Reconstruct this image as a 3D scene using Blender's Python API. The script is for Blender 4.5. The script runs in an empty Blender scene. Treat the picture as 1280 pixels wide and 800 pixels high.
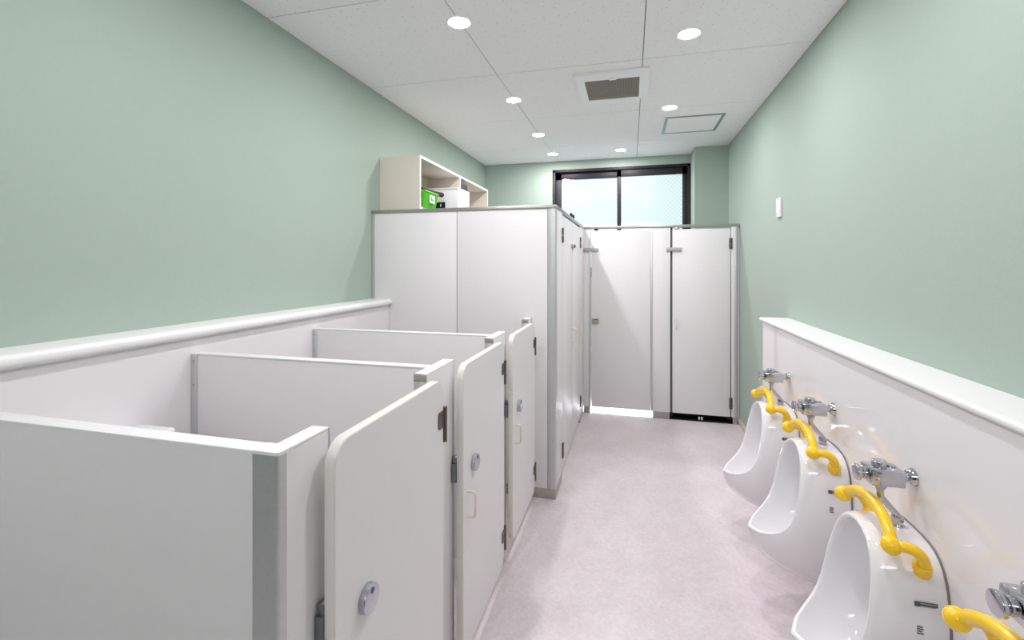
import bpy, bmesh, math, random
from mathutils import Vector, Matrix
random.seed(4)
PI = math.pi
C = bpy.context.scene.collection
scn = bpy.context.scene
S = 1.46            # eye height in metres; all plan numbers below are in eye heights, z = 0 at the eye

def W(x, y, z): return Vector((x * S, y * S, (z + 1) * S))

# ------------------------------------------------------------------ camera
cam = bpy.data.cameras.new('camera'); cam.sensor_width = 36; cam.lens = 575 / 1280 * 36
cam.shift_y = -70 / 1280; cam.clip_start = 0.02
co = bpy.data.objects.new('camera', cam); C.objects.link(co)
co.location = W(0, 0, 0); co.rotation_euler = (PI / 2, 0, math.atan(148 / 575)); scn.camera = co
# ------------------------------------------------------------------ world, light levels
wd = bpy.data.worlds.new('world'); scn.world = wd; wd.use_nodes = True
wd.node_tree.nodes['Background'].inputs[0].default_value = (0.75, 0.88, 1.0, 1)
wd.node_tree.nodes['Background'].inputs[1].default_value = 1.0
LAMP_W = 5.2          # each ceiling downlight
LAMP_COL = (1.0, 0.955, 1.0)
REAR_FILL = 4.4      # glow of the added fill window behind the camera
scn.view_settings.view_transform = 'Standard'; scn.view_settings.look = 'None'
scn.view_settings.gamma = 1.0; scn.view_settings.use_curve_mapping = False
scn.view_settings.exposure = 0.78

# ------------------------------------------------------------------ materials
def mat(name, col, rough=0.5, metal=0.0, spec=0.5, noise=0.0, nscale=30, bump=0.0, bscale=200, emit=None, estr=0, coat=0):
    m = bpy.data.materials.new(name); m.use_nodes = True
    nt = m.node_tree; b = nt.nodes['Principled BSDF']
    b.inputs['Base Color'].default_value = (*col, 1); b.inputs['Roughness'].default_value = rough
    b.inputs['Metallic'].default_value = metal; b.inputs['Specular IOR Level'].default_value = spec
    b.inputs['Coat Weight'].default_value = coat; b.inputs['Coat Roughness'].default_value = 0.05
    if emit: b.inputs['Emission Color'].default_value = (*emit, 1); b.inputs['Emission Strength'].default_value = estr
    tc = nt.nodes.new('ShaderNodeTexCoord')
    if noise:
        n = nt.nodes.new('ShaderNodeTexNoise'); n.inputs['Scale'].default_value = nscale; n.inputs['Detail'].default_value = 6
        nt.links.new(tc.outputs['Object'], n.inputs['Vector'])
        r = nt.nodes.new('ShaderNodeValToRGB')
        r.color_ramp.elements[0].position = .3; r.color_ramp.elements[1].position = .7
        r.color_ramp.elements[0].color = (*[c * (1 - noise) for c in col], 1)
        r.color_ramp.elements[1].color = (*[min(1, c * (1 + noise)) for c in col], 1)
        nt.links.new(n.outputs['Fac'], r.inputs['Fac']); nt.links.new(r.outputs['Color'], b.inputs['Base Color'])
    if bump:
        n = nt.nodes.new('ShaderNodeTexNoise'); n.inputs['Scale'].default_value = bscale; n.inputs['Detail'].default_value = 3
        nt.links.new(tc.outputs['Object'], n.inputs['Vector'])
        bp = nt.nodes.new('ShaderNodeBump'); bp.inputs['Strength'].default_value = bump; bp.inputs['Distance'].default_value = 0.002
        nt.links.new(n.outputs['Fac'], bp.inputs['Height']); nt.links.new(bp.outputs['Normal'], b.inputs['Normal'])
    return m

GREEN = mat('mint_wallpaper', (0.392, 0.475, 0.410), .85, spec=.2, noise=.012, nscale=60, bump=.25, bscale=260)
LAM = mat('white_laminate', (0.79, 0.77, 0.775), .38, spec=.4, noise=.008, nscale=40, bump=.05, bscale=500)
CREAM = mat('cream_edge_band', (0.76, 0.735, 0.69), .45, spec=.4)
PANEL = mat('glossy_white_panel', (0.82, 0.80, 0.81), .05, spec=.5, noise=.006, nscale=6)
LEDGE = mat('white_ledge_resin', (0.86, 0.855, 0.85), .3, spec=.4)
ALU = mat('satin_aluminium', (0.60, 0.605, 0.61), .42, metal=.75, noise=.03, nscale=90)
STEEL = mat('brushed_steel', (0.46, 0.43, 0.40), .33, metal=.9, noise=.12, nscale=120)
CHROME = mat('polished_chrome', (0.56, 0.56, 0.60), .05, metal=1)
DARKMETAL = mat('dark_lock_metal', (0.22, 0.23, 0.25), .35, metal=.8)
GREYP = mat('grey_plastic', (0.42, 0.42, 0.43), .45)
BLACK = mat('black_plastic', (0.010, 0.010, 0.014), .5, spec=.25)
SEAMG = mat('joint_strip_grey', (0.38, 0.39, 0.40), .5)
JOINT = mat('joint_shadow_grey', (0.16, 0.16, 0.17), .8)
CERAM = mat('white_vitreous_china', (0.84, 0.825, 0.835), .07, spec=.55, coat=.4)
YEL = mat('yellow_resin', (0.95, 0.61, 0.01), .22, spec=.5, coat=.3)
FRAME = mat('dark_window_aluminium', (0.016, 0.014, 0.018), .5, spec=.35)
IVORY = mat('ivory_plastic', (0.78, 0.72, 0.60), .35)
SHELFM = mat('cream_shelf_board', (0.70, 0.65, 0.56), .5)
SHELFE = mat('white_shelf_edge', (0.86, 0.85, 0.83), .45)
BASE = mat('ivory_vinyl_skirting', (0.72, 0.66, 0.58), .5)
GRN = mat('green_basket_plastic', (0.09, 0.50, 0.02), .35)
PURP = mat('dark_purple_cloth', (0.05, 0.035, 0.05), .9, noise=.2, nscale=80)
PAPER = mat('white_card', (0.82, 0.82, 0.84), .6)
INK = mat('printed_ink', (0.10, 0.10, 0.11), .5)
GREYINK = mat('pale_printed_ink', (0.45, 0.45, 0.45), .5)
BLUE = mat('blue_lock_indicator', (0.01, 0.03, 0.25), .3)
SILIC = mat('grey_silicone_seam', (0.20, 0.18, 0.17), .6)
HATCH = mat('hatch_frame_aluminium', (0.30, 0.38, 0.40), .4, metal=.4)
LENS = mat('downlight_lens', (1, 1, 1), .4, emit=(1, 1, 1), estr=14)
WHITEP = mat('white_plastic', (0.85, 0.85, 0.86), .3)

def floor_mat():
    m = mat('mottled_vinyl_sheet', (0.5, 0.45, 0.45), .33, spec=.35); nt = m.node_tree; b = nt.nodes['Principled BSDF']
    tc = nt.nodes.new('ShaderNodeTexCoord')
    def n(sc, d): 
        x = nt.nodes.new('ShaderNodeTexNoise'); x.inputs['Scale'].default_value = sc; x.inputs['Detail'].default_value = d
        x.inputs['Roughness'].default_value = .65
        nt.links.new(tc.outputs['Object'], x.inputs['Vector']); return x
    a = n(5, 8); f = n(60, 6)
    mx = nt.nodes.new('ShaderNodeMath'); mx.operation = 'MULTIPLY_ADD'; mx.inputs[1].default_value = .45
    nt.links.new(a.outputs['Fac'], mx.inputs[0])
    m2 = nt.nodes.new('ShaderNodeMath'); m2.operation = 'MULTIPLY'; m2.inputs[1].default_value = .55
    nt.links.new(f.outputs['Fac'], m2.inputs[0]); nt.links.new(m2.outputs[0], mx.inputs[2])
    r = nt.nodes.new('ShaderNodeValToRGB')
    r.color_ramp.elements[0].position = .36; r.color_ramp.elements[1].position = .64
    r.color_ramp.elements[0].color = (0.63, 0.56, 0.58, 1); r.color_ramp.elements[1].color = (0.78, 0.71, 0.73, 1)
    nt.links.new(mx.outputs[0], r.inputs['Fac']); nt.links.new(r.outputs['Color'], b.inputs['Base Color'])
    return m
FLOOR = floor_mat()

def tile_mat():
    m = mat('pinholed_ceiling_board', (0.82, 0.81, 0.81), .9, spec=.2); nt = m.node_tree; b = nt.nodes['Principled BSDF']
    tc = nt.nodes.new('ShaderNodeTexCoord'); v = nt.nodes.new('ShaderNodeTexVoronoi'); v.inputs['Scale'].default_value = 17
    v.voronoi_dimensions = '2D'
    nt.links.new(tc.outputs['Object'], v.inputs['Vector'])
    r = nt.nodes.new('ShaderNodeValToRGB'); r.color_ramp.elements[0].position = .04; r.color_ramp.elements[1].position = .06
    r.color_ramp.elements[0].color = (0.62, 0.61, 0.60, 1); r.color_ramp.elements[1].color = (0.95, 0.94, 0.95, 1)
    nt.links.new(v.outputs['Distance'], r.inputs['Fac']); nt.links.new(r.outputs['Color'], b.inputs['Base Color'])
    return m
TILE = tile_mat()

def pane_mat():       # frosted wired glass, lit by the daylight outside
    m = mat('frosted_wired_glass', (0.16, 0.20, 0.20), .03, spec=.5, emit=(0.80, 0.95, 1.0), estr=.47); nt = m.node_tree
    b = nt.nodes['Principled BSDF']; tc = nt.nodes.new('ShaderNodeTexCoord')
    mp = nt.nodes.new('ShaderNodeMapping'); mp.inputs['Rotation'].default_value = (0, PI / 4, 0); mp.inputs['Scale'].default_value = (1, 1, 1)
    nt.links.new(tc.outputs['Object'], mp.inputs['Vector'])
    sp = nt.nodes.new('ShaderNodeSeparateXYZ'); nt.links.new(mp.outputs[0], sp.inputs[0])
    outs = []
    for ax in ('X', 'Z'):
        q = nt.nodes.new('ShaderNodeMath'); q.operation = 'PINGPONG'; q.inputs[1].default_value = .016
        nt.links.new(sp.outputs[ax], q.inputs[0])
        g = nt.nodes.new('ShaderNodeMath'); g.operation = 'LESS_THAN'; g.inputs[1].default_value = .0042
        nt.links.new(q.outputs[0], g.inputs[0]); outs.append(g)
    mxx = nt.nodes.new('ShaderNodeMath'); mxx.operation = 'MAXIMUM'
    nt.links.new(outs[0].outputs[0], mxx.inputs[0]); nt.links.new(outs[1].outputs[0], mxx.inputs[1])
    mr = nt.nodes.new('ShaderNodeMix'); mr.data_type = 'RGBA'
    mr.inputs[6].default_value = (0.86, 0.97, 1.0, 1); mr.inputs[7].default_value = (0.58, 0.80, 0.82, 1)
    nt.links.new(mxx.outputs[0], mr.inputs[0]); nt.links.new(mr.outputs[2], b.inputs['Emission Color'])
    return m
PANE = pane_mat()

# ------------------------------------------------------------------ mesh helpers (plan units)
def box(bm, x0, x1, y0, y1, z0, z1, bev=0, seg=2, edges=None):
    vs = [bm.verts.new((x, y, z)) for x in (x0, x1) for y in (y0, y1) for z in (z0, z1)]
    fs = [bm.faces.new([vs[i] for i in f]) for f in ((0, 1, 3, 2), (4, 6, 7, 5), (0, 4, 5, 1), (2, 3, 7, 6), (0, 2, 6, 4), (1, 5, 7, 3))]
    bmesh.ops.recalc_face_normals(bm, faces=fs)
    if bev:
        es = list({e for f in fs for e in f.edges})
        if edges: es = [e for e in es if edges(e)]
        bmesh.ops.bevel(bm, geom=es, offset=bev, segments=seg, affect='EDGES', profile=.5)
def cyl(bm, a, b, r, r2=None, n=20, bev=0):
    a = Vector(a); b = Vector(b); d = b - a; r2 = r if r2 is None else r2
    res = bmesh.ops.create_cone(bm, cap_ends=True, segments=n, radius1=r, radius2=r2, depth=d.length,
                                matrix=Matrix.Translation((a + b) / 2) @ d.to_track_quat('Z', 'Y').to_matrix().to_4x4())
    if bev:
        fs = {f for v in res['verts'] for f in v.link_faces if len(f.verts) > 4}
        es = list({e for f in fs for e in f.edges})
        bmesh.ops.bevel(bm, geom=es, offset=bev, segments=3, affect='EDGES', profile=.5)
def ball(bm, c, r, sc=(1, 1, 1)):
    bmesh.ops.create_uvsphere(bm, u_segments=24, v_segments=14, radius=r, matrix=Matrix.Translation(c) @ Matrix.Diagonal((*sc, 1)))
def smooth_path(pts, n=8, closed=False):
    P = [Vector(p) for p in pts]; out = []; L = len(P)
    rng = range(L) if closed else range(L - 1)
    for i in rng:
        if closed: a, b, c, d = P[i - 1], P[i], P[(i + 1) % L], P[(i + 2) % L]
        else: a = P[max(i - 1, 0)]; b = P[i]; c = P[i + 1]; d = P[min(i + 2, L - 1)]
        for k in range(n):
            t = k / n
            out.append(.5 * ((2 * b) + (c - a) * t + (2 * a - 5 * b + 4 * c - d) * t * t + (3 * b - a - 3 * c + d) * t ** 3))
    if not closed: out.append(P[-1])
    return out
def tube(bm, pts, r, n=16, closed=False, caps=True):
    P = [Vector(p) for p in pts]; L = len(P); rings = []
    T = []
    for i in range(L):
        if closed: t = P[(i + 1) % L] - P[i - 1]
        else: t = P[min(i + 1, L - 1)] - P[max(i - 1, 0)]
        T.append(t.normalized())
    up = T[0].orthogonal().normalized()
    for i in range(L):
        up = (up - T[i] * up.dot(T[i])).normalized(); s = T[i].cross(up)
        rr = r(i / (L - 1)) if callable(r) else r
        rings.append([bm.verts.new(P[i] + (up * math.cos(a) + s * math.sin(a)) * rr) for a in [2 * PI * k / n for k in range(n)]])
    for i in range(L if closed else L - 1):
        A = rings[i]; B = rings[(i + 1) % L]
        for k in range(n): bm.faces.new((A[k], A[(k + 1) % n], B[(k + 1) % n], B[k]))
    if not closed and caps: bm.faces.new(rings[0][::-1]); bm.faces.new(rings[-1])
def rrect_x(bm, x0, x1, y0, y1, z0, z1, rad, corners=(1, 1, 1, 1), bev=.002):
    """slab in the YZ plane with rounded corners: order (y0 z0),(y1 z0),(y1 z1),(y0 z1)"""
    pts = []
    for (cy, cz, a0), on in zip(((y0, z0, PI), (y1, z0, 1.5 * PI), (y1, z1, 0), (y0, z1, .5 * PI)), corners):
        if not on: pts.append((cy, cz)); continue
        oy = cy + rad * (1 if cy == y0 else -1); oz = cz + rad * (1 if cz == z0 else -1)
        for k in range(9):
            a = a0 + k / 8 * PI / 2; pts.append((oy + rad * math.cos(a), oz + rad * math.sin(a)))
    f = bm.faces.new([bm.verts.new((x0, y, z)) for y, z in pts])
    r = bmesh.ops.extrude_face_region(bm, geom=[f]); vs = [v for v in r['geom'] if isinstance(v, bmesh.types.BMVert)]
    bmesh.ops.translate(bm, vec=(x1 - x0, 0, 0), verts=vs)
    bmesh.ops.recalc_face_normals(bm, faces=bm.faces)
    if bev:
        es = [e for e in bm.edges if abs(e.verts[0].co.x - e.verts[1].co.x) < 1e-6 and len(e.link_faces) == 2 and e.calc_face_angle(0) > 1]
        bmesh.ops.bevel(bm, geom=es, offset=bev, segments=2, affect='EDGES', profile=.5)

def tag(o, label=None, cat=None, group=None, kind=None):
    if label: o['label'] = label
    if cat: o['category'] = cat
    if group: o['group'] = group
    if kind: o['kind'] = kind
    return o
def empty(name, x, y, z, label=None, cat=None, group=None, kind=None):
    o = bpy.data.objects.new(name, None); o.empty_display_size = .05; C.objects.link(o); o.location = W(x, y, z)
    return tag(o, label, cat, group, kind)
def wloc(o):
    v = Vector((0, 0, 0))
    while o: v += o.location; o = o.parent
    return v
def obj(name, bm, m, parent=None, smooth=True, origin=None):
    me = bpy.data.meshes.new(name)
    pl = wloc(parent) if parent else Vector((0, 0, 0))
    if origin is None:
        lo = [min(v.co[i] for v in bm.verts) for i in range(3)]; hi = [max(v.co[i] for v in bm.verts) for i in range(3)]
        origin = ((lo[0] + hi[0]) / 2, (lo[1] + hi[1]) / 2, lo[2])
    org = W(*origin)
    for v in bm.verts: v.co = W(*v.co) - org
    bmesh.ops.recalc_face_normals(bm, faces=bm.faces)
    bm.to_mesh(me); bm.free()
    me.materials.append(m)
    if smooth:
        me.shade_smooth()
        try: me.set_sharp_from_angle(angle=math.radians(35))
        except Exception: pass
    o = bpy.data.objects.new(name, me); C.objects.link(o); o.location = org - pl
    if parent: o.parent = parent
    return o
def B(name, m, parent, *boxes, bev=0, seg=2, label=None):
    bm = bmesh.new()
    for b in boxes: box(bm, *b, bev=bev, seg=seg)
    o = obj(name, bm, m, parent)
    if label: o['label'] = label
    return o
def copy_tree(o, parent=None):
    c = o.copy(); C.objects.link(c)
    if parent: c.parent = parent
    for ch in list(o.children): copy_tree(ch, c)
    return c

# ------------------------------------------------------------------ the room
XL, XR, YB, YF, ZC = -1.181, 0.659, 3.678, -1.1, 0.825
YT = 1.932          # camera face of the tall side partition
YR = 3.12           # camera face of the rear partition
wall_t = .08
def struct(name, m, *bx, bev=0): 
    o = B(name, m, None, *bx, bev=bev); o['kind'] = 'structure'; return o
struct('floor', FLOOR, (XL - wall_t, XR + wall_t, YF - wall_t, YB + wall_t, -1.05, -1))
struct('wall_left', GREEN, (XL - wall_t, XL, YF - wall_t, YB + wall_t, -1, ZC + .05))
struct('wall_right', GREEN, (XR, XR + wall_t, YF - wall_t, YB + wall_t, -1, ZC + .05))
struct('wall_front', GREEN, (XL, XR, YF - wall_t, YF, -1, ZC + .05))
WX0, WX1, WZ0, WZ1 = -.607, .436, -.10, .755
struct('wall_back', GREEN, (XL, WX0, YB, YB + wall_t, -1, ZC + .05), (WX1, XR, YB, YB + wall_t, -1, ZC + .05),
       (WX0, WX1, YB, YB + wall_t, WZ1, ZC + .05), (WX0, WX1, YB, YB + wall_t, -1, WZ0))
struct('pillar', GREEN, (.438, XR, 3.462, YB, -1, ZC))
ceil = struct('ceiling', JOINT, (XL - wall_t, XR + wall_t, YF - wall_t, YB + wall_t, ZC + .004, ZC + .05))
# ceiling boards, each its own piece
xs = [XL, -.563, .048, XR]; ys = [YF]
yy = 1.29 - .635 * 4
while yy < YB - .02:
    if yy > YF + .02: ys.append(yy)
    yy += .635
ys.append(YB); g = .0016
LIGHTS = [(-.566, 1.476), (.203, 1.753), (-.569, 2.243), (.200, 2.557), (-.569, 2.887), (-.067, 3.42), (-.564, 3.417),
          (-.566, .70), (.203, .95)]
for i in range(3):
    for j in range(len(ys) - 1):
        bm = bmesh.new(); box(bm, xs[i] + g, xs[i + 1] - g, ys[j] + g, ys[j + 1] - g, ZC, ZC + .0045)
        obj('ceiling_board', bm, TILE, ceil)

bb = struct('baseboard_right', BASE, (XR - .006, XR, YF, 3.462, -1, -.96), bev=.0015)
struct('baseboard_left', BASE, (XL, XL + .006, YF, .3, -1, -.96), bev=.0015)
struct('baseboard_front', BASE, (XL + .006, XR - .006, YF, YF + .006, -1, -.96), bev=.0015)

# wainscots with ledges
def wainscot(name, x_face, x_wall, x_nose, y0, y1, ztop, th, back):
    e = empty(name, (x_face + x_wall) / 2, (y0 + y1) / 2, -1, kind='structure')
    a, b = sorted((x_face, x_wall)); B('wainscot_panel', PANEL, e, (a, b, y0, y1 - back, -1, ztop - th))
    a, b = sorted((x_nose, x_wall)); bm = bmesh.new(); box(bm, a, b, y0, y1, ztop - th, ztop, bev=th * .42, seg=4,
        edges=lambda ed: abs(ed.verts[0].co.x - x_nose) < 1e-5 and abs(ed.verts[1].co.x - x_nose) < 1e-5 and abs(ed.verts[0].co.z - ed.verts[1].co.z) < 1e-5)
    obj('ledge', bm, LEDGE, e)
    bs = B('skirting', BASE, e, (x_face - .004 if x_face > 0 else x_face, x_face if x_face > 0 else x_face + .004, y0, y1 - back, -1, -.965))
    return e
wainscot('trim_1', -1.088, XL, -1.073, .02, YT - .001, -.163, .028, 0)
wainscot('trim_2', .557, XR, .547, -.35, 2.224, -.233, .015, .018)

# ------------------------------------------------------------------ window in the back wall
win = empty('window_1', -.085, YB, WZ0, kind='structure')
bm = bmesh.new()
fr = .022
for b in ((WX0, WX1, YB - .012, YB + .06, WZ1 - fr, WZ1), (WX0, WX1, YB - .012, YB + .06, WZ0, WZ0 + fr),
          (WX0, WX0 + fr, YB - .012, YB + .06, WZ0, WZ1), (WX1 - fr, WX1, YB - .012, YB + .06, WZ0, WZ1)): box(bm, *b, bev=.0015)
obj('window_frame', bm, FRAME, win)
def sash(x0, x1, y, st, hd, sr, gl):
    bm = bmesh.new(); z0, z1 = WZ0 + fr, WZ1 - fr
    for b in ((x0, x1, y, y + .018, z1 - hd, z1), (x0, x1, y, y + .018, z0, z0 + .05), (x0, x0 + st, y, y + .018, z0, z1), (x1 - sr, x1, y, y + .018, z0, z1)): box(bm, *b, bev=.001)
    s = obj('sash', bm, FRAME, win)
    B('pane', PANE, s, (x0 + st * .6, x1 - sr * .6, y + .007, y + .011, z0 + .03, z1 - hd + .01))
    B('sash_lock', ALU, s, gl, bev=.001)
    return s
sash(WX0 + fr, -.066, YB + .022, .046, .056, .022, (-.53, -.475, YB + .012, YB + .021, .672, .682))
sash(-.100, WX1 - fr, YB + .001, .030, .054, .034, (.335, .372, YB - .008, YB + .0005, .674, .680))
# area light, used by the added cubicle lamp
def area(name, loc, size, sizey, rot, power, col, shape='RECTANGLE'):
    l = bpy.data.lights.new(name, 'AREA'); l.shape = shape; l.size = size * S; l.energy = power; l.color = col
    if shape == 'RECTANGLE': l.size_y = sizey * S
    o = bpy.data.objects.new(name, l); C.objects.link(o); o.location = W(*loc); o.rotation_euler = rot
    return o

# added glowing window and dark door behind the camera, both unseen
FILL_PANE = mat('added_glow_pane', (0.3, 0.3, 0.3), .2, emit=(0.97, 0.98, 1.0), estr=REAR_FILL)  # glow added behind the camera to brighten the ceiling
w2 = empty('added_window', -.2, YF, .1, kind='structure')
B('window_frame', FRAME, w2, (-1.0, .5, YF + .0005, YF + .03, .74, .76), (-1.0, .5, YF + .0005, YF + .03, .42, .44), (-1.0, -.98, YF + .0005, YF + .03, .44, .74), (.48, .5, YF + .0005, YF + .03, .44, .74), (-.26, -.24, YF + .0005, YF + .03, .44, .74))
B('pane', FILL_PANE, w2, (-.98, -.26, YF + .008, YF + .012, .44, .74)); B('pane', FILL_PANE, w2, (-.24, .48, YF + .008, YF + .012, .44, .74))
dr = struct('added_door', mat('added_door_brown', (0.05, 0.04, 0.035), .4), (-.75, .0, YF + .0005, YF + .025, -.999, .40), bev=.002)  # added so the chrome gets something dark to reflect
B('door_handle', ALU, dr, (-.08, -.06, YF + .025, YF + .05, -.45, -.20), bev=.004)
# unseen lamp added to brighten the floor gap under the left rear door
e = empty('added_gap_lamp', -.06, 3.21, -.60, 'added unseen lamp low inside the rear left cubicle, brightens the floor under its door', 'light')
B('added_lamp_housing', LEDGE, e, (-.285, .178, 3.18, 3.24, -.60, -.575), bev=.002)
area('added_gap_light', (-.06, 3.21, -.603), .42, .045, (0, 0, 0), 5, (.86, .95, 1.0)).data.spread = 1.1

HINGE = mat('bronze_hinge', (0.15, 0.125, 0.10), .35, metal=.85, noise=.1, nscale=150)
KNOB = mat('satin_chrome_knob', (0.50, 0.51, 0.54), .22, metal=1)
# ------------------------------------------------------------------ low stalls
ZL = -.2275; TH = .026; XLOW = -.409; XI = XLOW - TH; ZB = -.955
XW = -1.088
def low_partition(y_div, py0, py1, label, first=False, stub=False):
    e = empty('low_partition', (XLOW + XW) / 2 if not stub else XLOW - TH / 2, (py0 + py1) / 2, -1, label, 'partition')
    cap = .004
    # front panel with its top cap
    fy0 = py0 + (.0135 if first else .004)
    B('front_panel', LAM, e, (XI, XLOW, fy0, py1 - .003, ZB, ZL - cap), bev=.0006)
    B('top_cap', LEDGE, e, (XI - .0005, XLOW + .0005, py0 + TH if first else fy0, py1 - .003, ZL - cap, ZL), bev=.0014)
    B('foot', STEEL, e, (XI + .003, XLOW - .003, py0 + .006, py1 - .006, -1, ZB), bev=.001)
    if not first:
        B('edge_post', ALU, e, (XI - .001, XLOW + .001, py0, py0 + .004, ZB, ZL - .016), bev=.001)
        B('post_cap', STEEL, e, (XI - .001, XLOW + .001, py0 - .001, py0 + .0045, ZL - .016, ZL - .001), bev=.001)
    B('edge_strip', ALU, e, (XI - .001, XLOW + .001, py1 - .003, py1, ZB, ZL - .001), bev=.0008)
    if not stub:
        x1 = XI
        if first:
            bm = bmesh.new()
            box(bm, -.447, XLOW, y_div, y_div + .0135, ZB, ZL - cap, bev=.005, seg=4, edges=lambda ed: abs(ed.verts[0].co.z - ed.verts[1].co.z) > .1 and ed.verts[0].co.x > -.42 and ed.verts[0].co.y < y_div + .001)
            obj('corner_post', bm, ALU, e)
            B('corner_core', LAM, e, (-.447, XI, y_div + .0135, y_div + TH, ZB, ZL - cap))
            x1 = -.447
            bm = bmesh.new(); box(bm, -.447, XLOW, y_div, y_div + TH, ZL - cap, ZL, bev=.006, seg=4, edges=lambda ed: abs(ed.verts[0].co.x - ed.verts[1].co.x) < 1e-5 and abs(ed.verts[0].co.y - ed.verts[1].co.y) < 1e-5 and ed.verts[0].co.x > -.42 and ed.verts[0].co.y < y_div + .001)
            obj('corner_cap', bm, LEDGE, e)
        B('divider_panel', LAM, e, (XW + .004, x1, y_div + .001, y_div + TH - .001, ZB, ZL - cap), bev=.0006)
        B('divider_cap', LEDGE, e, (XW + .002, x1, y_div, y_div + TH, ZL - cap, ZL), bev=.0014)
        B('wall_channel', ALU, e, (XW, XW + .020, y_div - .0015, y_div + TH + .0015, ZB, ZL - .003), bev=.001)
        bm = bmesh.new()
        for z in (ZL - .02, ZL - .08, ZL - .3, ZL - .6): cyl(bm, (XW + .010, y_div - .0015, z), (XW + .010, y_div - .0035, z), .0022, n=10)
        obj('screw', bm, STEEL, e)
        B('divider_foot', STEEL, e, (XI - .06, XI, y_div + .004, y_div + TH - .004, -1, ZB), bev=.001)
        B('divider_foot', STEEL, e, (XW + .01, XW + .07, y_div + .004, y_div + TH - .004, -1, ZB), bev=.001)
    return e
low_partition(.465, .465, .562, 'nearest white low partition corner with wide grey aluminium post, facing the camera', first=True)
low_partition(.935, .874, 1.032, 'second low white partition, between the nearest and the middle low door')
low_partition(1.400, 1.353, 1.503, 'third low white partition, between the middle and the farthest low door')
low_partition(0, 1.854, 1.930, 'short low white jamb stub fixed against the tall white partition', stub=True)

XD1, XD0 = -.380, -.3965     # outer and inner face of the low doors
def low_door(y0, y1, label):
    e = empty('stall_door', (XD0 + XD1) / 2, (y0 + y1) / 2, -.931, label, 'door', 'low stall doors')
    bm = bmesh.new(); rrect_x(bm, XD0, XD1, y0, y1, -.931, -.239, .034, bev=.0022); obj('door_panel', bm, CREAM, e)
    bm = bmesh.new(); rrect_x(bm, XD1 - .0004, XD1 + .0005, y0 + .002, y1 - .002, -.929, -.241, .032, bev=0); obj('face_sheet', bm, LAM, e)
    ky = y0 + .074
    bm = bmesh.new(); cyl(bm, (XD1, ky, -.494), (XD1 + .011, ky, -.494), .0205, n=36, bev=.0012); k = obj('lock_knob', bm, KNOB, e)
    bm = bmesh.new(); cyl(bm, (XD1 + .0105, ky + .001, -.482), (XD1 + .0116, ky + .001, -.482), .0042, n=14); obj('lock_indicator', bm, BLUE, k)
    hy = y0 + .026
    bm = bmesh.new(); tube(bm, smooth_path([(XD1, hy, -.545), (XD1 + .014, hy, -.545), (XD1 + .0215, hy, -.551), (XD1 + .0215, hy, -.575), (XD1 + .0215, hy, -.599), (XD1 + .014, hy, -.605), (XD1, hy, -.605)], 5), .0034, 10)
    obj('handle', bm, IVORY, e)
    for zc in (-.337, -.852):
        bm = bmesh.new(); rrect_x(bm, XD1 + .0005, XD1 + .0028, y1 - .028, y1 - .001, zc - .003, zc + .032, .006, corners=(1, 0, 0, 1), bev=.0005)
        h = obj('hinge', bm, HINGE, e)
        bm = bmesh.new()
        cyl(bm, (XD1 + .001, y1 + .0055, zc + .0005), (XD1 + .001, y1 + .0055, zc + .037), .0052, n=14, bev=.0008)
        cyl(bm, (XD1 + .001, y1 + .0055, zc - .037), (XD1 + .001, y1 + .0055, zc - .0008), .0052, n=14, bev=.0008)
        box(bm, XLOW + .0005, XD1, y1 + .003, y1 + .012, zc - .036, zc - .002)
        obj('knuckle', bm, HINGE, h)
    # slide latch box behind the near edge
    bm = bmesh.new(); box(bm, XLOW + .001, XD0, y0 - .004, y0 + .022, -.515, -.470, bev=.001); box(bm, XLOW + .003, XD0, y0 - .001, y0 + .016, -.470, -.455, bev=.001)
    obj('latch_box', bm, DARKMETAL, e)
    return e
low_door(.532, .898, 'nearest low white stall door with round silver lock knob')
low_door(1.0157, 1.377, 'middle of the three low white stall doors, ivory pull handle')
low_door(1.487, 1.848, 'farthest low white stall door, next to the tall white partition')

# ------------------------------------------------------------------ tall side partition (faces camera) and its aisle front
ZT = .252
XF = -.305; XFI = XF - TH
e = empty('tall_partition', -.74, 2.4, -1, 'tall white cubicle partition beside the low stalls, steel top rail, under the shelf', 'partition')
B('wall_channel', ALU, e, (XL, XL + .020, YT - .0015, YT + TH, -.955, ZT - .016), bev=.001)
B('side_panel', LAM, e, (XL + .020, -.7535, YT, YT + TH, -.955, ZT - .016), bev=.0006)
B('side_panel', LAM, e, (-.7495, -.342, YT, YT + TH, -.955, ZT - .016), bev=.0006)
B('joint_strip', SEAMG, e, (-.7535, -.7495, YT + .001, YT + TH - .001, -.955, ZT - .016))
bm = bmesh.new(); box(bm, -.342, XF, YT - .001, YT + .036, -.955, ZT - .016, bev=.004, seg=3, edges=lambda ed: abs(ed.verts[0].co.z - ed.verts[1].co.z) > .1)
obj('corner_post', bm, ALU, e)
bm = bmesh.new()
for z in (.20, -.13, -.65, -.75): cyl(bm, (-.318, YT - .001, z), (-.318, YT - .0025, z), .0018, n=10)
for z in (.20, -.05): cyl(bm, (XL + .010, YT - .0015, z), (XL + .010, YT - .003, z), .0018, n=10)
obj('screw', bm, STEEL, e)
bm = bmesh.new()
box(bm, XL, XF + .003, YT - .004, YT + TH + .003, ZT - .016, ZT, bev=.002)
box(bm, XFI - .003, XF + .003, YT + TH + .003, YR + .004, ZT - .016, ZT, bev=.002)
obj('top_rail', bm, STEEL, e)
B('base_plinth', STEEL, e, (XL + .002, XF - .002, YT + .003, YT + TH - .003, -1, -.955), bev=.0008)
B('base_plinth', STEEL, e, (XFI + .003, XF - .002, YT + TH, 2.117, -1, -.955), bev=.0008)
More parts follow.
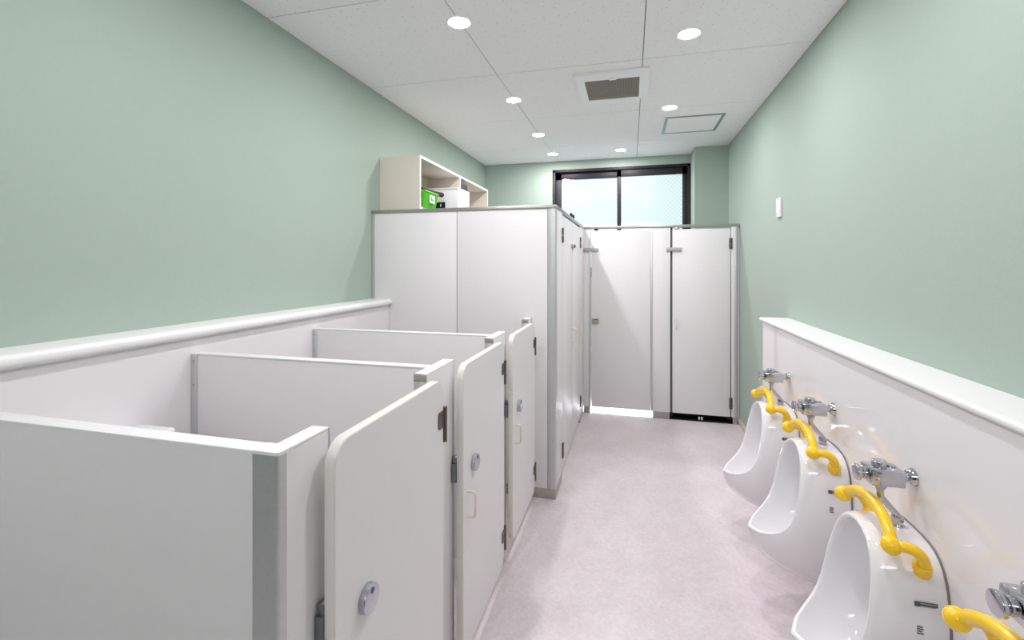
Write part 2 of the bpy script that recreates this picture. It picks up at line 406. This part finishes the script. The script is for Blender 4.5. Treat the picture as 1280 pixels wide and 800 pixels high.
B('base_plinth', STEEL, e, (XFI + .003, XF - .002, 2.905, YR - .002, -1, -.955), bev=.0008)
B('front_panel', LAM, e, (XFI, XF, YT + .036, 2.117, -.955, ZT - .016), bev=.0006)
B('front_panel', LAM, e, (XFI, XF, 2.905, YR + .0, -.955, ZT - .016), bev=.0006)
B('door_stop', BLACK, e, (XF - .008, XF + .004, 2.45, 2.478, ZT, ZT + .020), bev=.002)
B('door_stop', BLACK, e, (XF - .008, XF + .004, 2.545, 2.568, ZT, ZT + .020), bev=.002)

def tall_hinge(parent, x, y, z, axis):
    """two knuckle blocks one above the other on the face of a tall door"""
    w, d = .0115, .007
    bm = bmesh.new()
    for a, b in ((z + .0015, z + .034), (z - .034, z - .0015)):
        if axis == 'x': box(bm, x, x + d, y - w, y + w, a, b, bev=.002, seg=3)
        else: box(bm, x - w * .8, x + w * .8, y - d, y, a, b, bev=.002, seg=3)
    obj('hinge', bm, HINGE, parent)
def side_door(y0, y1, hinge_y, latch_y, label, handle):
    e = empty('cubicle_door', (XF + XFI) / 2, (y0 + y1) / 2, -.955, label, 'door')
    B('door_panel', LAM, e, (XFI + .003, XF, y0 + .003, y1 - .003, -.962, ZT - .027), bev=.001)
    bm = bmesh.new()
    for y in (y0, y1 - .003): box(bm, XFI + .004, XF - .002, y, y + .003, -.962, ZT - .027)
    obj('edge_strip', bm, JOINT, e)  # dark colour paints the shade of the gaps at both door edges
    for z in (.133, -.862): tall_hinge(e, XF, hinge_y, z, 'x')
    if handle:
        y = latch_y
        bm = bmesh.new(); tube(bm, smooth_path([(XF, y, -.345), (XF + .017, y, -.347), (XF + .024, y, -.355), (XF + .024, y, -.38), (XF + .024, y, -.405), (XF + .017, y, -.413), (XF, y, -.415)], 5), .004, 10)
        obj('handle', bm, IVORY, e)
    return e
da = side_door(2.119, 2.506, 2.119, 2.478, 'tall aisle door nearest the camera, ivory handle, beside the grey corner post', True)
bm = bmesh.new(); box(bm, XF, XF + .012, 2.46, 2.552, .087, .107, bev=.005, seg=4); obj('striker_bar', bm, GREYP, da)
bm = bmesh.new(); box(bm, XF + .012, XF + .016, 2.49, 2.515, .089, .105, bev=.002); obj('striker_tip', bm, BLACK, da)
side_door(2.508, 2.903, 2.903, 2.53, 'narrow-looking tall aisle door in the corner, without handle', False)

# ------------------------------------------------------------------ rear partition (faces camera at the end of the aisle)
e = empty('rear_partition', .17, YR + TH / 2, -1, 'tall white partition across the end of the aisle, under the window', 'partition')
Y0, Y1 = YR, YR + TH; ZP = ZT - .018
B('panel', LAM, e, (XF, -.272, Y0, Y1, -.955, ZP), bev=.0006)
B('edge_strip', ALU, e, (-.272, -.258, Y0 - .001, Y1, -.955, ZP), bev=.0008)
B('edge_strip', ALU, e, (.127, .141, Y0 - .001, Y1, -.955, ZP), bev=.0008)
B('panel', LAM, e, (.141, .244, Y0, Y1, -.955, ZP), bev=.0006)
B('edge_strip', ALU, e, (.244, .249, Y0 - .001, Y1, -.955, ZP), bev=.0008)
B('panel', LAM, e, (.610, .627, Y0, Y1, -.955, ZP), bev=.0006)
B('end_post', ALU, e, (.627, .645, Y0 - .001, Y1, -.955, ZP), bev=.001)
B('panel', LAM, e, (.645, XR, Y0 + .014, Y1, -.99, ZP), bev=.0006)
B('top_rail', STEEL, e, (XF + .004, XR - .006, Y0 - .004, Y1 + .003, ZP, ZT), bev=.002)
for a, b in ((XF + .002, -.262), (.141, .244), (.618, .645)): B('base_plinth', STEEL, e, (a, b, Y0 + .001, Y1 - .003, -1, -.955), bev=.0008)
B('gap_shade_strip', JOINT, e, (.249, .264, Y1 - .006, Y1 - .001, -.955, ZP))  # dark strip painted as the shade in the gap beside the right door
B('rail_bracket', BLACK, e, (-.235, -.21, Y0 + .006, Y1 - .006, .222, ZP))
B('rail_bracket', STEEL, e, (.275, .305, Y0 - .003, Y1 - .006, .2235, ZP), bev=.001)
def rear_door(x0, x1, label):
    d = empty('cubicle_door', (x0 + x1) / 2, YR + TH / 2, -.955, label, 'door')
    B('door_panel', LAM, d, (x0, x1, Y0, Y1 - .003, -.955, .2225), bev=.001)
    return d
d = rear_door(-.2525, .125, 'tall white door on the left of the aisle end, light shining under it')
bm = bmesh.new(); box(bm, -.303, -.207, Y0 - .012, Y0, .084, .107, bev=.0055, seg=4); obj('striker_bar', bm, GREYP, d)
bm = bmesh.new(); box(bm, -.25, -.203, Y0 - .012, Y0, -.398, -.364, bev=.003, seg=3); l = obj('latch', bm, STEEL, d)
B('latch_window', BLACK, l, (-.232, -.216, Y0 - .0125, Y0 - .0105, -.374, -.368))
d = rear_door(.262, .604, 'tall white door on the right of the aisle end, dark gap under it, by the green wall')
bm = bmesh.new(); box(bm, .223, .318, Y0 - .012, Y0, .082, .105, bev=.0055, seg=4); obj('striker_bar', bm, GREYP, d)
bm = bmesh.new(); tube(bm, smooth_path([(.283, Y0, -.347), (.283, Y0 - .018, -.35), (.283, Y0 - .022, -.365), (.283, Y0 - .022, -.395), (.283, Y0 - .018, -.41), (.283, Y0, -.413)], 5), .0035, 10)
obj('handle', bm, IVORY, d)
for z in (.128, -.870): tall_hinge(d, .606, Y0, z, 'y')
# cubicle divider behind the panel and added black pieces that darken the gap under the right door
e = empty('cubicle_divider', .19, 3.4, -1, 'white divider hidden behind the rear partition', 'partition')
B('divider_panel', LAM, e, (.18, .206, Y1 + .001, 3.66, -.999, ZP))
sb = B('gap_shade_box', BLACK, None, (.27, .60, Y1 + .04, 3.40, -.999, -.70), bev=.01); tag(sb, 'added black box behind the right rear door, darkens the gap below', 'shade piece')
mt = B('gap_shade_sheet', BLACK, None, (.215, .625, Y1 - .022, Y1 + .035, -.9995, -.994)); tag(mt, 'black sheet put in as the shade under the right rear door', 'mat')  # black sheet stands for the shade on the floor below the door
for k, x in enumerate((.424, .441)):
    bm = bmesh.new(); cyl(bm, (x - .005, Y1 - .006, -.984), (x + .005, Y1 - .006, -.984), .0105, n=20, bev=.002)
    o = obj('caster', bm, WHITEP, None); tag(o, ('left', 'right')[k] + ' small white caster wheel in the dark gap under the right rear door', 'caster', 'pair of casters under the right rear door')

# ------------------------------------------------------------------ ceiling fittings
def downlight():
    e = empty('downlight', 0, 0, ZC, 'round recessed ceiling downlight', 'light')
    bm = bmesh.new(); r = .0335
    bmesh.ops.create_cone(bm, cap_ends=False, segments=40, radius1=r + .006, radius2=r, depth=.003, matrix=Matrix.Translation((0, 0, ZC - .0015)))
    bmesh.ops.create_cone(bm, cap_ends=False, segments=40, radius1=r + .006, radius2=r + .0075, depth=.003, matrix=Matrix.Translation((0, 0, ZC - .0015)))
    obj('trim_ring', bm, WHITEP, e, origin=(0, 0, ZC))
    bm = bmesh.new(); cyl(bm, (0, 0, ZC - .0022), (0, 0, ZC - .0005), r, n=40); obj('lens', bm, LENS, e, origin=(0, 0, ZC))
    return e
d0 = downlight()
LL = ['nearest downlight of the left row, top of the photo', 'nearest of the downlights on the right half of the ceiling', 'second downlight of the left row, counted from the camera',
      'downlight between the ceiling fan and the access hatch', 'third downlight of the left row, counted from the camera', 'farthest downlight near the window, right of the left row', 'farthest downlight of the left row, near the back wall']
for i, (x, y) in enumerate(LIGHTS):
    o = d0 if i == 0 else copy_tree(d0)
    o.location = W(x, y, ZC); o['group'] = 'ceiling downlights'
    o['label'] = LL[i] if i < 7 else ['ceiling downlight above the nearest low stall, over the top edge of the photo', 'right-row ceiling downlight just above the top edge of the photo', 'left-row ceiling downlight above the camera, out of the photo', 'right-row ceiling downlight above the camera, out of the photo'][i - 7]
    lt = bpy.data.lights.new('downlight_lamp', 'AREA'); lt.shape = 'DISK'; lt.size = .085; lt.energy = LAMP_W; lt.color = LAMP_COL; lt.spread = PI
    lo = bpy.data.objects.new('downlight_lamp', lt); C.objects.link(lo); lo.location = W(x, y, ZC - .005)

e = empty('ventilation_fan', -.08, 2.17, ZC - .02, 'square white ceiling exhaust fan with brown-grey grille', 'fan')
a0, a1, b0, b1 = -.238, .080, 2.003, 2.345
g0, g1, h0, h1 = -.199, .039, 2.066, 2.312
zt = ZC - .014
bm = bmesh.new()
for b in ((a0, a1, b0, h0, zt, ZC - .0005), (a0, a1, h1, b1, zt, ZC - .0005), (a0, g0, h0, h1, zt, ZC - .0005), (g1, a1, h0, h1, zt, ZC - .0005)): box(bm, *b)
bmesh.ops.remove_doubles(bm, verts=bm.verts, dist=1e-5)
obj('fan_cover', bm, WHITEP, e)
B('clip', WHITEP, e, (-.085, -.06, h1 - .006, h1 + .008, zt - .003, zt)); B('clip', WHITEP, e, (-.09, -.06, h0 - .012, h0 + .004, zt - .003, zt))
GR = mat('dusty_grille', (0.36, 0.33, 0.28), .7)
B('grille_back', BLACK, e, (g0, g1, h0, h1, ZC - .003, ZC - .0008))
bm = bmesh.new(); n = 34
for k in range(n):
    x = g0 + (k + .5) * (g1 - g0) / n; box(bm, x - .0019, x + .0019, h0, h1, ZC - .011, ZC - .0035)
s = obj('grille', bm, GR, e, smooth=False); s['kind'] = 'stuff'
bm = bmesh.new()
for k in range(24):
    y = h0 + (k + .5) * (h1 - h0) / 24; box(bm, g0, g1, y - .0012, y + .0012, ZC - .012, ZC - .0105)
s = obj('grille_mesh', bm, GR, e, smooth=False); s['kind'] = 'stuff'

e = empty('access_hatch', .35, 2.89, ZC - .004, 'rectangular grey-framed access hatch in the ceiling', 'hatch')
a0, a1, b0, b1 = .192, .505, 2.724, 3.056; w = .014
bm = bmesh.new()
for b in ((a0, a1, b0, b0 + w, ZC - .004, ZC - .0005), (a0, a1, b1 - w, b1, ZC - .004, ZC - .0005), (a0, a0 + w, b0 + w, b1 - w, ZC - .004, ZC - .0005), (a1 - w, a1, b0 + w, b1 - w, ZC - .004, ZC - .0005)): box(bm, *b)
obj('hatch_frame', bm, HATCH, e)
B('hatch_panel', TILE, e, (a0 + w + .001, a1 - w - .001, b0 + w + .001, b1 - w - .001, ZC - .003, ZC - .0005))

e = empty('wall_switch', XR, 2.33, .15, 'small white wall switch plate on the right green wall', 'switch')
B('switch_plate', WHITEP, e, (XR - .011, XR - .0003, 2.30, 2.352, .213, .299), bev=.002, seg=3)
B('switch_button', GREYP, e, (XR - .012, XR - .0105, 2.325, 2.336, .225, .232))

# ------------------------------------------------------------------ wall shelf and what is on it
e = empty('wall_shelf', -1.07, 2.55, .25, 'open cream shelf unit on the left wall above the tall partition', 'shelf')
sx0, sx1, sy0, sy1, sz0, sz1, t = XL + .0005, -.969, 2.009, 3.087, .262, .519, .012
B('back_board', SHELFM, e, (sx0, sx0 + .006, sy0 + t, sy1 - t, sz0 + t, sz1 - t))
B('side_board', SHELFM, e, (sx0, sx1 - .002, sy0, sy0 + t, sz0, sz1)); B('side_board', SHELFM, e, (sx0, sx1 - .002, sy1 - t, sy1, sz0, sz1))
B('top_board', SHELFM, e, (sx0, sx1 - .002, sy0 + t, sy1 - t, sz1 - t, sz1)); B('bottom_board', SHELFM, e, (sx0, sx1 - .002, sy0 + t, sy1 - t, sz0, sz0 + t))
B('divider_board', SHELFM, e, (sx0 + .006, sx1 - .002, 2.541, 2.541 + t, sz0 + t, sz1 - t))
B('edge_band', SHELFE, e, (sx1 - .002, sx1, sy0, sy1, sz1 - t, sz1), (sx1 - .002, sx1, sy0, sy1, sz0, sz0 + t), (sx1 - .002, sx1, sy0, sy0 + t, sz0 + t, sz1 - t),
  (sx1 - .002, sx1, sy1 - t, sy1, sz0 + t, sz1 - t), (sx1 - .002, sx1, 2.541, 2.541 + t, sz0 + t, sz1 - t))
for y in (2.10, 2.48, 2.60, 3.0):
    bm = bmesh.new(); cyl(bm, (sx0 + .006, y, .44), (sx0 + .010, y, .44), .007, n=12); obj('screw_cap', bm, SHELFE, e)
zb = sz0 + t
# green basket
e = empty('green_basket', -1.02, 2.10, zb, 'bright green plastic basket with white tag on the wall shelf', 'basket')
def taper(bm, x0, x1, y0, y1, z0, z1, k):
    cx, cy = (x0 + x1) / 2, (y0 + y1) / 2
    lo = [bm.verts.new((cx + (x - cx) * k, cy + (y - cy) * k, z0)) for x, y in ((x0, y0), (x1, y0), (x1, y1), (x0, y1))]
    hi = [bm.verts.new((x, y, z1)) for x, y in ((x0, y0), (x1, y0), (x1, y1), (x0, y1))]
    bm.faces.new(lo)
    for i in range(4): bm.faces.new((lo[i], lo[(i + 1) % 4], hi[(i + 1) % 4], hi[i]))
bx = (-1.13, -.952, 2.026, 2.185)
bm = bmesh.new(); taper(bm, *bx, zb, .352, .86); obj('basket_wall', bm, GRN, e)
bm = bmesh.new()
tube(bm, [(bx[0], bx[2], .352), (bx[1], bx[2], .352), (bx[1], bx[3], .352), (bx[0], bx[3], .352)], .0045, 8, closed=True)
obj('rim', bm, GRN, e)
bm = bmesh.new()
for k in range(9):
    f = (k + .5) / 9; y = bx[2] + f * (bx[3] - bx[2]); yc = (bx[2] + bx[3]) / 2
    tube(bm, [(bx[1] + .0005, y, .348), (bx[1] - .0125, yc + (y - yc) * .86, zb)], .0022, 6)
obj('rib', bm, GRN, e)
B('tag_card', PAPER, e, (-.956, -.949, 2.085, 2.135, .300, .338))
B('tag_mark', INK, e, (-.9492, -.9485, 2.092, 2.100, .312, .330), (-.9492, -.9485, 2.104, 2.109, .308, .322), (-.9492, -.9485, 2.113, 2.126, .312, .317))
bm = bmesh.new(); cyl(bm, (-1.10, 2.06, zb + .004), (-1.10, 2.06, .345), .016, n=18); 
bm2 = bm
e2 = empty('spray_bottle', -.985, 2.05, .29, 'small dark green bottle standing in the green basket', 'bottle')
bm.free(); bm = bmesh.new(); cyl(bm, (-.985, 2.052, zb + .004), (-.985, 2.052, .358), .014, n=18, bev=.003); obj('bottle_body', bm, mat('teal_green_plastic', (0.0, .20, .09), .3), e2)
bm = bmesh.new(); cyl(bm, (-.985, 2.052, .358), (-.985, 2.052, .372), .0135, n=14); obj('bottle_cap', bm, BLACK, e2)
bm = bmesh.new(); tube(bm, [(-1.05, 2.085, .372), (-1.01, 2.13, .3705), (-.985, 2.20, .3685), (-.968, 2.272, .366)], lambda f: .0115 - .002 * math.cos(f * 9), 14)
o = obj('rolled_cloth', bm, PURP, None); tag(o, 'dark purple rolled cloth lying on the green basket', 'cloth')
# white box with dark label, sticking out of the shelf
e = empty('white_box', -1.02, 2.42, zb, 'white storage box sticking out of the middle of the wall shelf', 'box')
B('box_body', PAPER, e, (-1.15, -.899, 2.325, 2.505, zb + .0005, .405), bev=.001)
B('lid', PAPER, e, (-1.151, -.898, 2.3235, 2.5065, .405, .4125), bev=.001)
B('label_plate', BLACK, e, (-1.030, -.972, 2.3215, 2.3245, .300, .335)); B('label_mark', PAPER, e, (-1.000, -.994, 2.3205, 2.3215, .312, .326))
bm = bmesh.new(); cyl(bm, (-.899, 2.40, .372), (-.8965, 2.40, .372), .004, n=10); obj('button', bm, STEEL, e)
bm = bmesh.new(); box(bm, -1.07, -.967, 2.556, 2.66, zb, .482, bev=.001)
o = obj('black_case', bm, BLACK, None); tag(o, 'black upright case behind the white box on the wall shelf', 'case')
bm = bmesh.new(); box(bm, -1.10, -.962, 2.668, 2.682, zb, .43, bev=.002); 
o = obj('black_folder', bm, BLACK, None); tag(o, 'thin black folder right of the white box on the wall shelf', 'folder')
bm = bmesh.new(); box(bm, -1.12, -.955, 2.78, 3.05, zb, .305, bev=.004)
o = obj('cream_tray', bm, SHELFE, None); tag(o, 'low cream tray at the far end of the wall shelf', 'tray')

# ------------------------------------------------------------------ toilet in the nearest stall (only its tank top shows)
e = empty('child_toilet', -.93, .70, -1, 'white toilet tank peeking over the nearest low partition', 'toilet')
B('tank', CERAM, e, (-1.0875, -.985, .60, .80, -.80, -.385), bev=.012, seg=4)
B('tank_lid', CERAM, e, (-1.0875, -.978, .592, .808, -.385, -.363), bev=.009, seg=4)
bm = bmesh.new(); rings = []
for z, sx, sy, cx in ((-1, .085, .055, -.90), (-.93, .08, .05, -.90), (-.86, .095, .07, -.89), (-.80, .12, .09, -.88), (-.79, .122, .092, -.88)):
    rings.append([bm.verts.new((cx + sx * math.cos(a) * 1.0, .70 + sy * math.sin(a), z)) for a in [2 * PI * k / 28 for k in range(28)]])
for A, Bq in zip(rings, rings[1:]):
    for k in range(28): bm.faces.new((A[k], A[(k + 1) % 28], Bq[(k + 1) % 28], Bq[k]))
bm.faces.new(rings[0][::-1])
cen = bm.verts.new((-.88, .70, -.87)); inn = [bm.verts.new((-.88 + .085 * math.cos(a), .70 + .06 * math.sin(a), -.79)) for a in [2 * PI * k / 28 for k in range(28)]]
for k in range(28): bm.faces.new((rings[-1][k], rings[-1][(k + 1) % 28], inn[(k + 1) % 28], inn[k])); bm.faces.new((inn[k], inn[(k + 1) % 28], cen))
obj('bowl', bm, CERAM, e)
bm = bmesh.new(); tube(bm, [(-.88 + .103 * math.cos(a), .70 + .075 * math.sin(a), -.782) for a in [2 * PI * k / 40 for k in range(40)]], .014, 10, closed=True); obj('seat', bm, WHITEP, e)

# ------------------------------------------------------------------ urinals
XP = .557
def resample(pts, n):
    P = smooth_path(pts, 12); d = [0]
    for a, b in zip(P, P[1:]): d.append(d[-1] + (b - a).length)
    out = []; j = 0
    for i in range(n + 1):
        t = d[-1] * i / n
        while j < len(P) - 2 and d[j + 1] < t: j += 1
        f = (t - d[j]) / max(1e-9, d[j + 1] - d[j]); out.append(P[j].lerp(P[j + 1], min(1, max(0, f))))
    return out
def loop(half):          # half profile (top to bottom, on +y) -> closed loop
    H = resample(half, 30)
    return H + [Vector((p.x, -p.y, p.z)) for p in H[-2:0:-1]]
RIM = loop([(.459, 0, -.508), (.458, .030, -.513), (.456, .055, -.527), (.452, .077, -.554), (.4465, .091, -.592), (.440, .099, -.632), (.433, .101, -.672),
            (.422, .097, -.707), (.404, .087, -.735), (.380, .068, -.755), (.354, .040, -.768), (.336, 0, -.774)])
BACK = loop([(XP, 0, -.511), (XP, .045, -.513), (XP, .080, -.525), (XP, .103, -.558), (XP, .113, -.61), (XP, .116, -.67), (XP, .114, -.73), (XP, .104, -.79),
             (XP, .083, -.845), (XP, .048, -.888), (XP, 0, -.906)])
def urinal():
    e = empty('urinal', XP, 0, -1, 'white wall-hung child urinal', 'urinal')
    bm = bmesh.new(); rings = []
    n = len(RIM); foc = Vector((.465, 0, -.635))
    ins = [(foc - p).normalized() for p in RIM]
    inner = [p + d * .010 for p, d in zip(RIM, ins)]
    K = Vector((.532, 0, -.645))
    for s in [i / 9 for i in range(9, -1, -1)]:          # hull, wall to rim
        a = s * PI / 2; rings.append([Vector((R.x + (Q.x - R.x) * (1 - math.cos(a)), R.y + (Q.y - R.y) * math.sin(a), R.z + (Q.z - R.z) * math.sin(a))) for R, Q in zip(RIM, BACK)])
    fwd = Vector((-1, 0, .25)).normalized()
    rings.append([p + d * .002 + fwd * .0030 for p, d in zip(RIM, ins)])
    rings.append([p + d * .005 + fwd * .0038 for p, d in zip(RIM, ins)])
    rings.append([p + d * .0085 + fwd * .0022 for p, d in zip(RIM, ins)])
    for i in range(0, 12):
        s = i / 12; a = s * PI / 2; ring = []
        for q in inner:
            wgt = max(0, -(q.z - K.z)) / .12; f = math.cos(a) ** .55
            ring.append(Vector((q.x + (K.x - q.x) * math.sin(a), K.y + (q.y - K.y) * f, K.z + (q.z - K.z) * f - .05 * math.sin(PI * min(1, s * 1.25)) * wgt * wgt)))
        rings.append(ring)
    V = [[bm.verts.new(p) for p in r] for r in rings]
    for A, Q in zip(V, V[1:]):
        for k in range(n): bm.faces.new((A[k], A[(k + 1) % n], Q[(k + 1) % n], Q[k]))
    bm.faces.new(V[-1]); 
    obj('body', bm, CERAM, e)
    bm = bmesh.new(); tube(bm, [Vector((XP - .0014, p.y * 1.004, p.z)) for p in BACK], .0022, 6, closed=True); obj('silicone_seam', bm, SILIC, e)
    bm = bmesh.new(); cyl(bm, (.52, 0, -.81), (.52, 0, -.806), .012, n=18)
    bm.free()
    # printed marks on the camera side of the body: a dark strip and a few lines of small print
    def mark(name, m, x0, x1, z0, z1, lift=0):
        bm = bmesh.new(); q = []
        for x in (x0, (x0 + x1) / 2, x1):
            for z in (z0, z1): q.append((x, z))
        def surf(x, z):          # hull y at (x, z), sampled from the rings
            best = None
            for r1, r2 in zip(rings[:9], rings[1:10]):
                for k in range(31, n):
                    for (p) in (r1[k], r2[k]):
                        dd = (p.x - x) ** 2 + (p.z - z) ** 2
                        if best is None or dd < best[0]: best = (dd, p.y)
            return best[1]
        y = min(surf((x0 + x1) / 2, (z0 + z1) / 2), 0) - .0016
        ya = surf(x0, (z0 + z1) / 2) - .0012 - lift; yb = surf(x1, (z0 + z1) / 2) - .0012 - lift
        vs = [bm.verts.new(p) for p in ((x0, ya, z0), (x1, yb, z0), (x1, yb, z1), (x0, ya, z1))]
        f = bm.faces.new(vs); ex = bmesh.ops.extrude_face_region(bm, geom=[f])
        bmesh.ops.translate(bm, vec=(0, .0008, 0), verts=[v for v in ex['geom'] if isinstance(v, bmesh.types.BMVert)])
        return obj(name, bm, m, e, smooth=False)
    lab = mark('maker_label', INK, .503, .538, -.6025, -.5935)
    return e, mark
ur, mark = urinal()
mark('print_mark', PAPER, .5045, .509, -.6005, -.5955, .0008)
for z, a, b in ((-.5955, .511, .536), (-.5995, .511, .531)): mark('print_line', GREYINK, a, b, z - .0014, z, .0008)
for z, a, b in ((-.636, .505, .513), (-.640, .505, .5145), (-.644, .505, .512), (-.648, .505, .515)): mark('print_line', INK, a, b, z - .0018, z)
UY = [1.865, 1.487, 1.108, .729]
UZ = [0, 0, -.022, -.026]
UL = ['farthest white urinal, nearest the rear partition', 'second farthest white urinal, between the far and the large near ones', 'large near white urinal with its whole bowl opening at the bottom right', 'nearest urinal, cut off by the bottom right corner of the photo']
for i, y in enumerate(UY):
    o = ur if i == 0 else copy_tree(ur); o.location = W(XP, y, -1 + UZ[i]); o['label'] = UL[i]; o['group'] = 'urinals along the right wall'

# yellow grab bar (arch, two balls, two curved arms to the china)
e = empty('grab_bar', .48, 0, -.535, 'yellow grab bar', 'grab bar')
for sg in (-1, 1):
    bm = bmesh.new(); ball(bm, (.476, sg * .100, -.533), .0168); obj('end_ball', bm, YEL, e)
    bm = bmesh.new()
    tube(bm, smooth_path([(.478, sg * .100, -.534), (.495, sg * .106, -.530), (.512, sg * .109, -.535), (.524, sg * .106, -.550), (.527, sg * .098, -.568)], 7), .0098, 16)
    arm = obj('arm', bm, YEL, e)
    bm = bmesh.new(); cyl(bm, (.5265, sg * .1005, -.560), (.5278, sg * .091, -.581), .0138, .0150, n=28, bev=.002); obj('flange', bm, YEL, arm)
bm = bmesh.new()
tube(bm, smooth_path([(.478, .100, -.533), (.482, .078, -.515), (.485, .045, -.499), (.487, .0, -.493), (.485, -.045, -.499), (.482, -.078, -.515), (.478, -.100, -.533)], 7), lambda f: .0108 - .0008 * abs(2 * f - 1), 18)
obj('arched_bar', bm, YEL, e)
gb = e
GL = ['yellow grab bar on the farthest urinal', 'yellow grab bar on the second farthest urinal', 'yellow grab bar on the large near urinal', 'yellow grab bar cut off by the bottom right corner of the photo']
for i, y in enumerate(UY):
    o = gb if i == 0 else copy_tree(gb); o.location = W(.475, y, -.535 + .030 + UZ[i]); o['label'] = GL[i]; o['group'] = 'yellow grab bars'

# chrome flush valve
e = empty('flush_valve', .563, 0, -.43, 'chrome flush valve', 'valve')
zc = -.429
bm = bmesh.new(); box(bm, .478, .540, -.024, .024, zc - .017, zc + .017, bev=.0045, seg=2)
bv = obj('valve_body', bm, CHROME, e)
B('maker_mark', INK, bv, (.489, .497, -.0246, -.0239, zc + .010, zc + .0125))
bm = bmesh.new(); cyl(bm, (.4785, 0, zc), (.472, 0, zc), .0125, n=24, bev=.001); cyl(bm, (.472, 0, zc), (.467, 0, zc), .009, n=20); obj('button_stem', bm, CHROME, e)
bm = bmesh.new(); cyl(bm, (.467, 0, zc), (.460, 0, zc), .0165, n=36, bev=.0015); obj('push_button', bm, CHROME, e)
bm = bmesh.new(); cyl(bm, (.503, 0, zc + .0165), (.503, 0, zc + .029), .0135, n=30, bev=.0025); obj('top_cap', bm, CHROME, e)
bm = bmesh.new(); cyl(bm, (.526, .004, zc + .0165), (.526, .004, zc + .019), .008, n=20); obj('stop_screw', bm, CHROME, e)
bm = bmesh.new(); cyl(bm, (.520, -.006, zc - .0165), (.520, -.006, zc - .019), .007, n=16); obj('drain_plug', bm, DARKMETAL, e)
bm = bmesh.new(); cyl(bm, (.540, 0, zc), (.552, 0, zc), .009, n=20); cyl(bm, (.551, 0, zc), (.5627, 0, zc), .013, .0185, n=32, bev=.001); obj('wall_flange', bm, CHROME, e)
bm = bmesh.new(); cyl(bm, (.505, 0, zc - .0165), (.505, 0, zc - .026), .0105, n=6); cyl(bm, (.505, 0, zc - .026), (.505, 0, zc - .030), .0085, n=18); obj('nut', bm, CHROME, e)
bm = bmesh.new(); tube(bm, smooth_path([(.505, 0, zc - .025), (.505, 0, zc - .038), (.507, 0, zc - .047), (.520, 0, zc - .064), (.533, 0, zc - .079), (.535, 0, zc - .088), (.535, 0, zc - .096)], 6), .0064, 14); obj('pipe', bm, CHROME, e)
bm = bmesh.new(); cyl(bm, (.535, 0, zc - .082), (.535, 0, zc - .092), .0105, n=6); cyl(bm, (.535, 0, zc - .092), (.535, 0, zc - .100), .0095, n=20); obj('nut', bm, CHROME, e)
bm = bmesh.new(); cyl(bm, (.535, 0, zc - .1035), (.535, 0, zc - .099), .0155, .012, n=30); obj('base_flange', bm, CHROME, e)
VL = ['chrome flush valve above the farthest urinal', 'chrome flush valve above the second farthest urinal', 'chrome flush valve above the large near urinal', 'chrome flush valve cut off by the right edge of the photo']
for i, y in enumerate(UY):
    o = e if i == 0 else copy_tree(e); o.location = W(XP - .0001, y, -.43 + .018 + UZ[i]); o['label'] = VL[i]; o['group'] = 'chrome flush valves'
